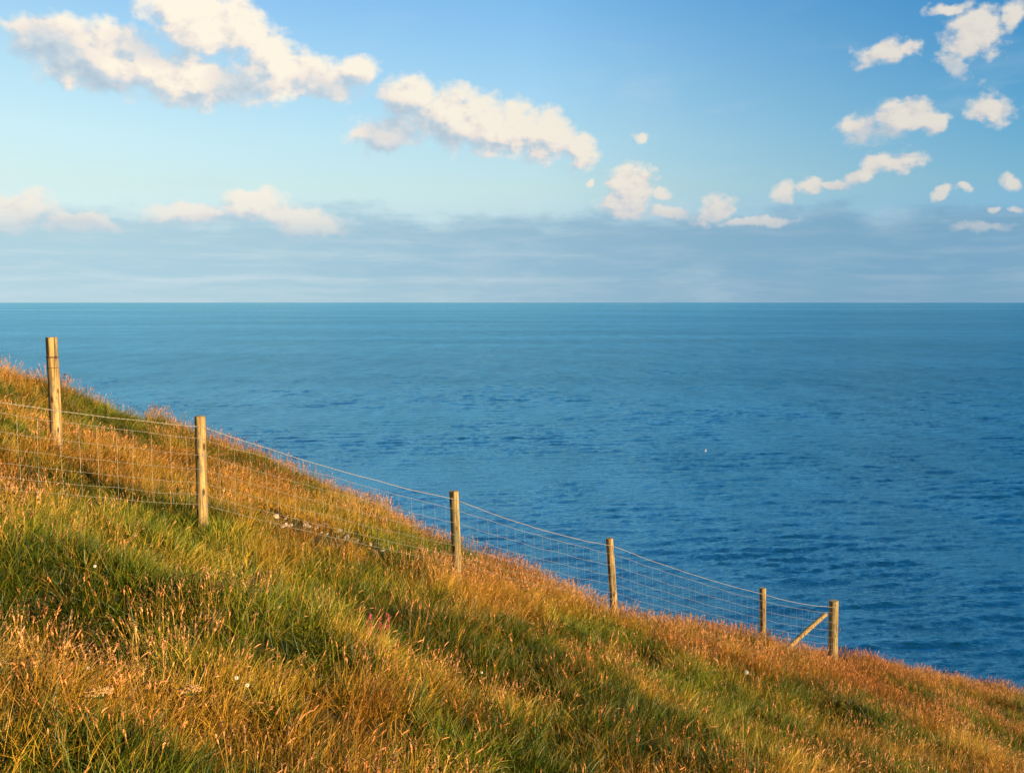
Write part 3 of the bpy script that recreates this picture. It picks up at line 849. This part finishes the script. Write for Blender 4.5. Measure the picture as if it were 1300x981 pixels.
WX, WY = 0.30, 0.10       # the wind has combed the grass towards the right
def build_grass():
    lawn = [combine([blades(46, (.08, .20), (.0033, .0062), .09, (.2, 1.2), 100 + i, 3, (.08, .03)),
                     blades(8, (.2, .32), (.0025, .004), .09, (.3, 1.2), 150 + i, 4, (.2, .05))]) for i in range(7)]
    lush = [blades(60, (.17, .36), (.004, .0075), .07, (.9, 2.2), 200 + i, 5, (.10, .02), up=.6) for i in range(4)]
    straw = [combine([blades(26, (.20, .37), (.0019, .0034), .10, (.3, 1.3), 300 + i, 4, (.28, .06)),
                      stalks(4, (.22, .37), .10, 350 + i, (.03, .06), (.003, .0045), (.35, .08), (.4, 1.4), 0)]) for i in range(6)]
    seeds = [combine([stalks(9, (.24, .40), .11, 400 + i, (.045, .08), (.0042, .0072), (.10, .03), (.05, .7), 6),
                      blades(14, (.15, .3), (.003, .005), .1, (.2, 1), 450 + i, 4, (.1, .03))]) for i in range(7)]
    def rots(n, tilt=.14, spin=True):
        r = np.zeros((n, 3)); r[:, 0] = rng.normal(0, tilt, n); r[:, 1] = rng.normal(.10, tilt, n)
        r[:, 2] = rng.uniform(0, 2 * np.pi, n) if spin else rng.normal(0, .55, n)
        return r
    dist = lambda x, y: np.sqrt(x * x + y * y)
    # turf
    def dens(x, y):
        return np.interp(dist(x, y), [0, 6, 12, 22, 40], [105, 105, 90, 70, 35])
    x, y = sample(dens); z, dry, sd_ = maps(x, y)
    scatter('grass', make_collection('grass', lawn), len(lawn), np.stack([x, y, z], 1), rots(len(x), .2), rng.uniform(.75, 1.35, len(x)), dry * .62,
            'short green and tawny grass turf covering the whole hillside', 'grass')
    n1 = len(x)
    # lush green tussocks
    def dens(x, y):
        z, dry, s = maps(x, y); return 30 * S((.50 - dry) / .35)
    x, y = sample(dens); z, dry, sd_ = maps(x, y)
    scatter('tussock_grass', make_collection('tussock', lush), len(lush), np.stack([x, y, z], 1), rots(len(x), .2), rng.uniform(.6, 1.1, len(x)), dry * .5,
            'lush green tussocks of long drooping grass in the hollows of the slope', 'grass')
    n2 = len(x)
    # dry combed straw
    def dens(x, y):
        z, dry, s = maps(x, y); return 5 + 38 * S((dry - .40) / .5)
    x, y = sample(dens); z, dry, sd_ = maps(x, y)
    scatter('dry_grass', make_collection('straw', straw), len(straw), np.stack([x, y, z], 1), rots(len(x), .16, False), rng.uniform(.7, 1.2, len(x)), np.clip(dry * .5 + .5, 0, 1),
            'long straw-coloured dry grass combed over to the right by the wind', 'grass')
    n3 = len(x)
    def dens(x, y):
        z, dry, s = maps(x, y); return 2 + 38 * S((s - .30) / .55)
    x, y = sample(dens); z, dry, sd_ = maps(x, y)
    scatter('seeding_grass', make_collection('seedhead', seeds), len(seeds), np.stack([x, y, z], 1), rots(len(x), .12), rng.uniform(.75, 1.2, len(x)), np.clip(dry * .6 + .3, 0, 1),
            'upright flowering grass with soft pinkish orange seed heads along the fence and skyline', 'grass')
    print('tufts', n1, n2, n3, len(x))
build_grass()


# ------------------------------------------------------------------ stones on the broken strip
def stone_material():
    m, T, b = new_mat('pale_stone')
    tc = T.new('ShaderNodeTexCoord'); n = T.noise(tc.outputs['Object'], 14, 5, 0.6)
    T.link(T.mix(T.remap(n, .35, .65), (0.30, 0.22, 0.14), (0.56, 0.46, 0.34)), b.inputs['Base Color']); b.inputs['Roughness'].default_value = .9
    return m
STONE = stone_material()
def stone(px, py, size, seed, label, group=None):
    p = hit(px, py)
    bm = bmesh.new(); bmesh.ops.create_icosphere(bm, subdivisions=4, radius=1)
    rd = random.Random(seed); sx, sy, sz = rd.uniform(.8, 1.3), rd.uniform(.6, .9), rd.uniform(.5, .75)
    planes = [(Vector((rd.gauss(0, 1), rd.gauss(0, 1), rd.gauss(0, 1))).normalized(), rd.uniform(.42, .72)) for _ in range(13)]
    for v in bm.verts:
        q = v.co.copy()
        for n_, d_ in planes:
            e = q.dot(n_) - d_
            if e > 0: q -= n_ * e
        q *= 1 + .08 * mnoise.noise(q * 2.5 + Vector((seed, 0, 0)))
        v.co = Vector((q.x * sx, q.y * sy, q.z * sz)) * size
    me = bpy.data.meshes.new('stone'); bm.to_mesh(me); bm.free(); me.materials.append(STONE)
    o = bpy.data.objects.new('stone', me); C.objects.link(o)
    o.location = p + Vector((0, 0, size * .45)); o.rotation_euler = (rd.uniform(-.3, .3), rd.uniform(-.3, .3), rd.uniform(0, 6))
    tag(o, label, 'stone', group)
stone(397, 660, .085, 1, 'pale boulder standing proud at the upper end of the stony strip behind the netting')
stone(411, 669, .080, 2, 'pale blocky stone just right of the boulder at the upper end of the stony strip')
stone(439, 686, .085, 3, 'flat pale stone at the middle of the stony strip among the dry grass')
stone(450, 690, .090, 4, 'largest angular pale stone at the lower right of the stony strip')
stone(351, 657, .060, 5, 'small pale stone lying alone at the left beginning of the stony strip')
rd = random.Random(4)
for i in range(30):
    t = rd.random(); stone(358 + 165 * t + rd.gauss(0, 4), 660 + 46 * t + rd.gauss(0, 4), rd.uniform(.03, .07), 20 + i,
        'pebble sized pale stone scattered in the grass along the stony strip', 'small stones on the stony strip')

# ------------------------------------------------------------------ flowers
def plain(name, col, tr=0.0):
    m, T, b = new_mat(name); b.inputs['Base Color'].default_value = (*col, 1); b.inputs['Roughness'].default_value = .7
    b.inputs['Specular IOR Level'].default_value = .2
    return m
STEM = plain('flower_stem', (0.09, 0.12, 0.02)); PINK = plain('pink_sepals', (0.42, 0.07, 0.08)); WHITE = plain('white_petals', (0.55, 0.54, 0.48))
YEL = plain('yellow_disc', (0.7, 0.42, 0.03)); TANF = plain('tan_umbel', (0.62, 0.34, 0.12)); FLUFF = plain('seed_fluff', (0.75, 0.70, 0.62))
def stem_to(p, h, lean, seed, r=.002):
    rd = random.Random(seed); a = rd.uniform(0, 6.28)
    top = Vector((lean * math.cos(a) + .04, lean * math.sin(a), h))
    pts = [Vector((0, 0, -.03)).lerp(top, t) + Vector((.02 * math.sin(t * 3), 0, 0)) for t in np.linspace(0, 1, 7)]
    return pts
def flower_root(name, p, label, cat, group=None):
    e = bpy.data.objects.new(name, None); C.objects.link(e); e.location = p; tag(e, label, cat, group); return e
def blob(center, r, mat, name, parent, sc_=(1, 1, 1), sub=2, rough=.25, seed=0):
    bm = bmesh.new(); bmesh.ops.create_icosphere(bm, subdivisions=sub, radius=r)
    for v in bm.verts:
        v.co *= 1 + rough * mnoise.noise(v.co / r * 2 + Vector((seed, 0, 0)))
        v.co = Vector((v.co.x * sc_[0], v.co.y * sc_[1], v.co.z * sc_[2])) + center
    me = bpy.data.meshes.new(name); bm.to_mesh(me); bm.free(); me.materials.append(mat)
    o = bpy.data.objects.new(name, me); C.objects.link(o); o.parent = parent
    return o
def sorrel(px, py, seed, label):
    """a dock-like spike of small red flowers"""
    h = .34; p = hit(px, py, h * .8); e = flower_root('red_flower_spike', p, label, 'flower', None)
    pts = stem_to(p, h, .03, seed); V, Fc = tubes([(pts, .002)], 5); mesh_obj('stem', V, Fc, STEM, e)
    rd = random.Random(seed); bm = bmesh.new()
    for i in range(70):
        t = rd.uniform(.45, 1.0); k = t * 6; q = pts[int(min(k, 5))].lerp(pts[int(min(k, 5)) + 1], k - int(min(k, 5)))
        a = rd.uniform(0, 6.28); rr = .018 * (1.25 - t) / .6 + .003
        mtx = Matrix.Translation(q + Vector((math.cos(a) * rr, math.sin(a) * rr, rd.uniform(-.01, .01))))
        bmesh.ops.create_icosphere(bm, subdivisions=1, radius=rd.uniform(.005, .0085), matrix=mtx)
    me = bpy.data.meshes.new('flower_spike'); bm.to_mesh(me); bm.free(); me.materials.append(PINK)
    o = bpy.data.objects.new('flower_spike', me); C.objects.link(o); o.parent = e
sorrel(460, 788, 1, 'red flower spike on the left of three in the dark green hollow')
sorrel(473, 792, 2, 'lowest and middle of three red flower spikes in the dark green hollow')
sorrel(485, 787, 3, 'red flower spike on the right of three in the dark green hollow')
def umbel(px, py, seed, label):
    h = .30; p = hit(px, py, h); e = flower_root('umbel_flower', p, label, 'flower')
    pts = stem_to(p, h * .8, .02, seed, .003); V, Fc = tubes([(pts, .0028)], 5); mesh_obj('stem', V, Fc, STEM, e)
    rd = random.Random(seed); top = pts[-1]; rays = []; bm = bmesh.new()
    for i in range(26):
        a = rd.uniform(0, 6.28); rr = .062 * math.sqrt(rd.random()); q = top + Vector((math.cos(a) * rr, math.sin(a) * rr, .05 - rr * rr * 4))
        rays.append(([top, top.lerp(q, .5) + Vector((0, 0, -.004)), q], .0011))
        for _ in range(9):
            bmesh.ops.create_icosphere(bm, subdivisions=1, radius=.0035, matrix=Matrix.Translation(q + Vector((rd.gauss(0, .006), rd.gauss(0, .006), rd.uniform(0, .004)))))
    V, Fc = tubes(rays, 4); mesh_obj('umbel_ray', V, Fc, STEM, e)
    me = bpy.data.meshes.new('flower_head'); bm.to_mesh(me); bm.free(); me.materials.append(TANF)
    o = bpy.data.objects.new('flower_head', me); C.objects.link(o); o.parent = e
umbel(110, 874, 1, 'flat-topped tan umbel flower low in the grass at bottom left')
umbel(230, 870, 2, 'smaller tan umbel flower in the grass, the right one of the two umbels')
def seed_clock(px, py, seed, label, r=.028):
    h = .32; p = hit(px, py, h); e = flower_root('seed_clock', p, label, 'flower')
    pts = stem_to(p, h, .02, seed); V, Fc = tubes([(pts, .002)], 5); mesh_obj('stem', V, Fc, STEM, e)
    rd = random.Random(seed); bm = bmesh.new(); paths = []
    for i in range(120):
        n_ = Vector((rd.gauss(0, 1), rd.gauss(0, 1), rd.gauss(0, 1))).normalized(); q = pts[-1] + n_ * r
        paths.append(([pts[-1] + n_ * .004, q], .0005))
        for _ in range(4):
            t_ = n_.cross(Vector((rd.gauss(0, 1), rd.gauss(0, 1), rd.gauss(0, 1)))).normalized(); paths.append(([q - t_ * .006, q + n_ * .002, q + t_ * .006], .0006))
    V, Fc = tubes(paths, 3); mesh_obj('seed_head', V, Fc, FLUFF, e)
seed_clock(943, 854, 1, 'round white fluffy seed clock standing among the orange grass below the fence end')
def daisy(px, py, seed, label, group=None):
    h = .22; p = hit(px, py, h); e = flower_root('daisy', p, label, 'flower', group)
    pts = stem_to(p, h, .02, seed); V, Fc = tubes([(pts, .0015)], 4); mesh_obj('stem', V, Fc, STEM, e)
    rd = random.Random(seed); nrm = Vector((.35 + rd.uniform(-.2, .3), -.7, .5)).normalized(); u = nrm.cross(Vector((0, 0, 1))).normalized(); v = nrm.cross(u)
    V, Fc = [], []; c = pts[-1]
    for k in range(14):
        a = 6.283 * k / 14; d = u * math.cos(a) + v * math.sin(a); s_ = (u * -math.sin(a) + v * math.cos(a)); n0 = len(V)
        V += [c + d * .004 - s_ * .002, c + d * .004 + s_ * .002, c + d * .010 + s_ * .0032 - nrm * .001, c + d * .013 - nrm * .003, c + d * .010 - s_ * .0036 - nrm * .001]
        Fc.append((n0, n0 + 1, n0 + 2, n0 + 3, n0 + 4))
    mesh_obj('petals', V, Fc, WHITE, e)
    blob(c + nrm * .001, .0045, YEL, 'disc', e, rough=.1)
daisy(164, 680, 1, 'single white daisy in the turf right of the green hollow, below the leaning post')
daisy(100, 847, 2, 'white daisy left of the tan umbels at bottom left')
daisy(112, 720, 3, 'white daisy over the dark green hollow near the left edge')
daisy(296, 860, 10, 'upper white daisy of two close together at bottom left, right of the umbels')
daisy(309, 871, 11, 'lower white daisy of two close together at bottom left, right of the umbels')
daisy(605, 854, 21, 'white daisy in the dark green grass at bottom centre')
daisy(1179, 857, 23, 'white daisy near the skyline at far right, beyond the end post')
daisy(595, 703, 24, 'white flower on the turf just right of the third visible post')

# ------------------------------------------------------------------ the bird over the water
def gull():
    d = ray(896, 572).normalized(); p = Vector((0, 0, ZC)) + d * 290
    e = bpy.data.objects.new('seabird', None); C.objects.link(e); e.location = p; e.rotation_euler = (R(12), R(-52), R(62))
    tag(e, 'white seabird banking low over the open sea with its wings spread', 'bird')
    W = plain('white_feathers', (0.85, 0.84, 0.8)); Gm = plain('grey_feathers', (0.42, 0.44, 0.46)); K = plain('black_feathers', (0.03, 0.03, 0.03)); B = plain('yellow_bill', (0.7, 0.42, 0.05))
    V, Fc = [], []
    prof = [(-.30, .012), (-.24, .03), (-.14, .055), (0, .075), (.10, .072), (.18, .048), (.23, .042), (.27, .040), (.30, .022), (.31, .006)]
    for (y, r) in prof:
        for k in range(12):
            a = 6.283 * k / 12; V.append((r * math.cos(a), y, r * .85 * math.sin(a) + (.015 if y > .2 else 0)))
    for j in range(len(prof) - 1):
        for k in range(12): Fc.append((j * 12 + k, j * 12 + (k + 1) % 12, j * 12 + 12 + (k + 1) % 12, j * 12 + 12 + k))
    body = mesh_obj('body', V, Fc, W, e, True)
    for sx in (-1, 1):
        top, bot = [], []
        sec = [(0.03, .12, -.10, .02), (.22, .15, -.06, .09), (.40, .12, -.07, .10), (.56, .05, -.10, .06), (.70, -.06, -.12, .01)]
        V = []
        for (x, yf, yb, z) in sec: V += [(sx * x, yf, z + .008), (sx * x, (yf + yb) / 2, z + .016), (sx * x, yb, z), (sx * x, (yf + yb) / 2, z - .004)]
        Fc = []
        for j in range(len(sec) - 1):
            for k in range(4): Fc.append((j * 4 + k, j * 4 + (k + 1) % 4, j * 4 + 4 + (k + 1) % 4, j * 4 + 4 + k))
        Fc += [(0, 1, 2, 3), (16, 17, 18, 19)]
        w = mesh_obj('wing', V, Fc, Gm, e)
        w.data.materials.append(K)
        for i_, pl in enumerate(w.data.polygons):
            if 12 <= i_ < 16: pl.material_index = 1
    mesh_obj('tail', [(-.02, -.26, .01), (.02, -.26, .01), (.07, -.40, .012), (-.07, -.40, .012), (-.02, -.26, 0), (.02, -.26, 0), (.07, -.40, .006), (-.07, -.40, .006)],
             [(0, 1, 2, 3), (7, 6, 5, 4), (0, 4, 5, 1), (2, 6, 7, 3), (1, 5, 6, 2), (0, 3, 7, 4)], W, e)
    mesh_obj('bill', [(-.01, .30, .02), (.01, .30, .02), (0, .30, .005), (0, .36, .008)], [(0, 1, 3), (1, 2, 3), (2, 0, 3), (0, 2, 1)], B, e)
gull()
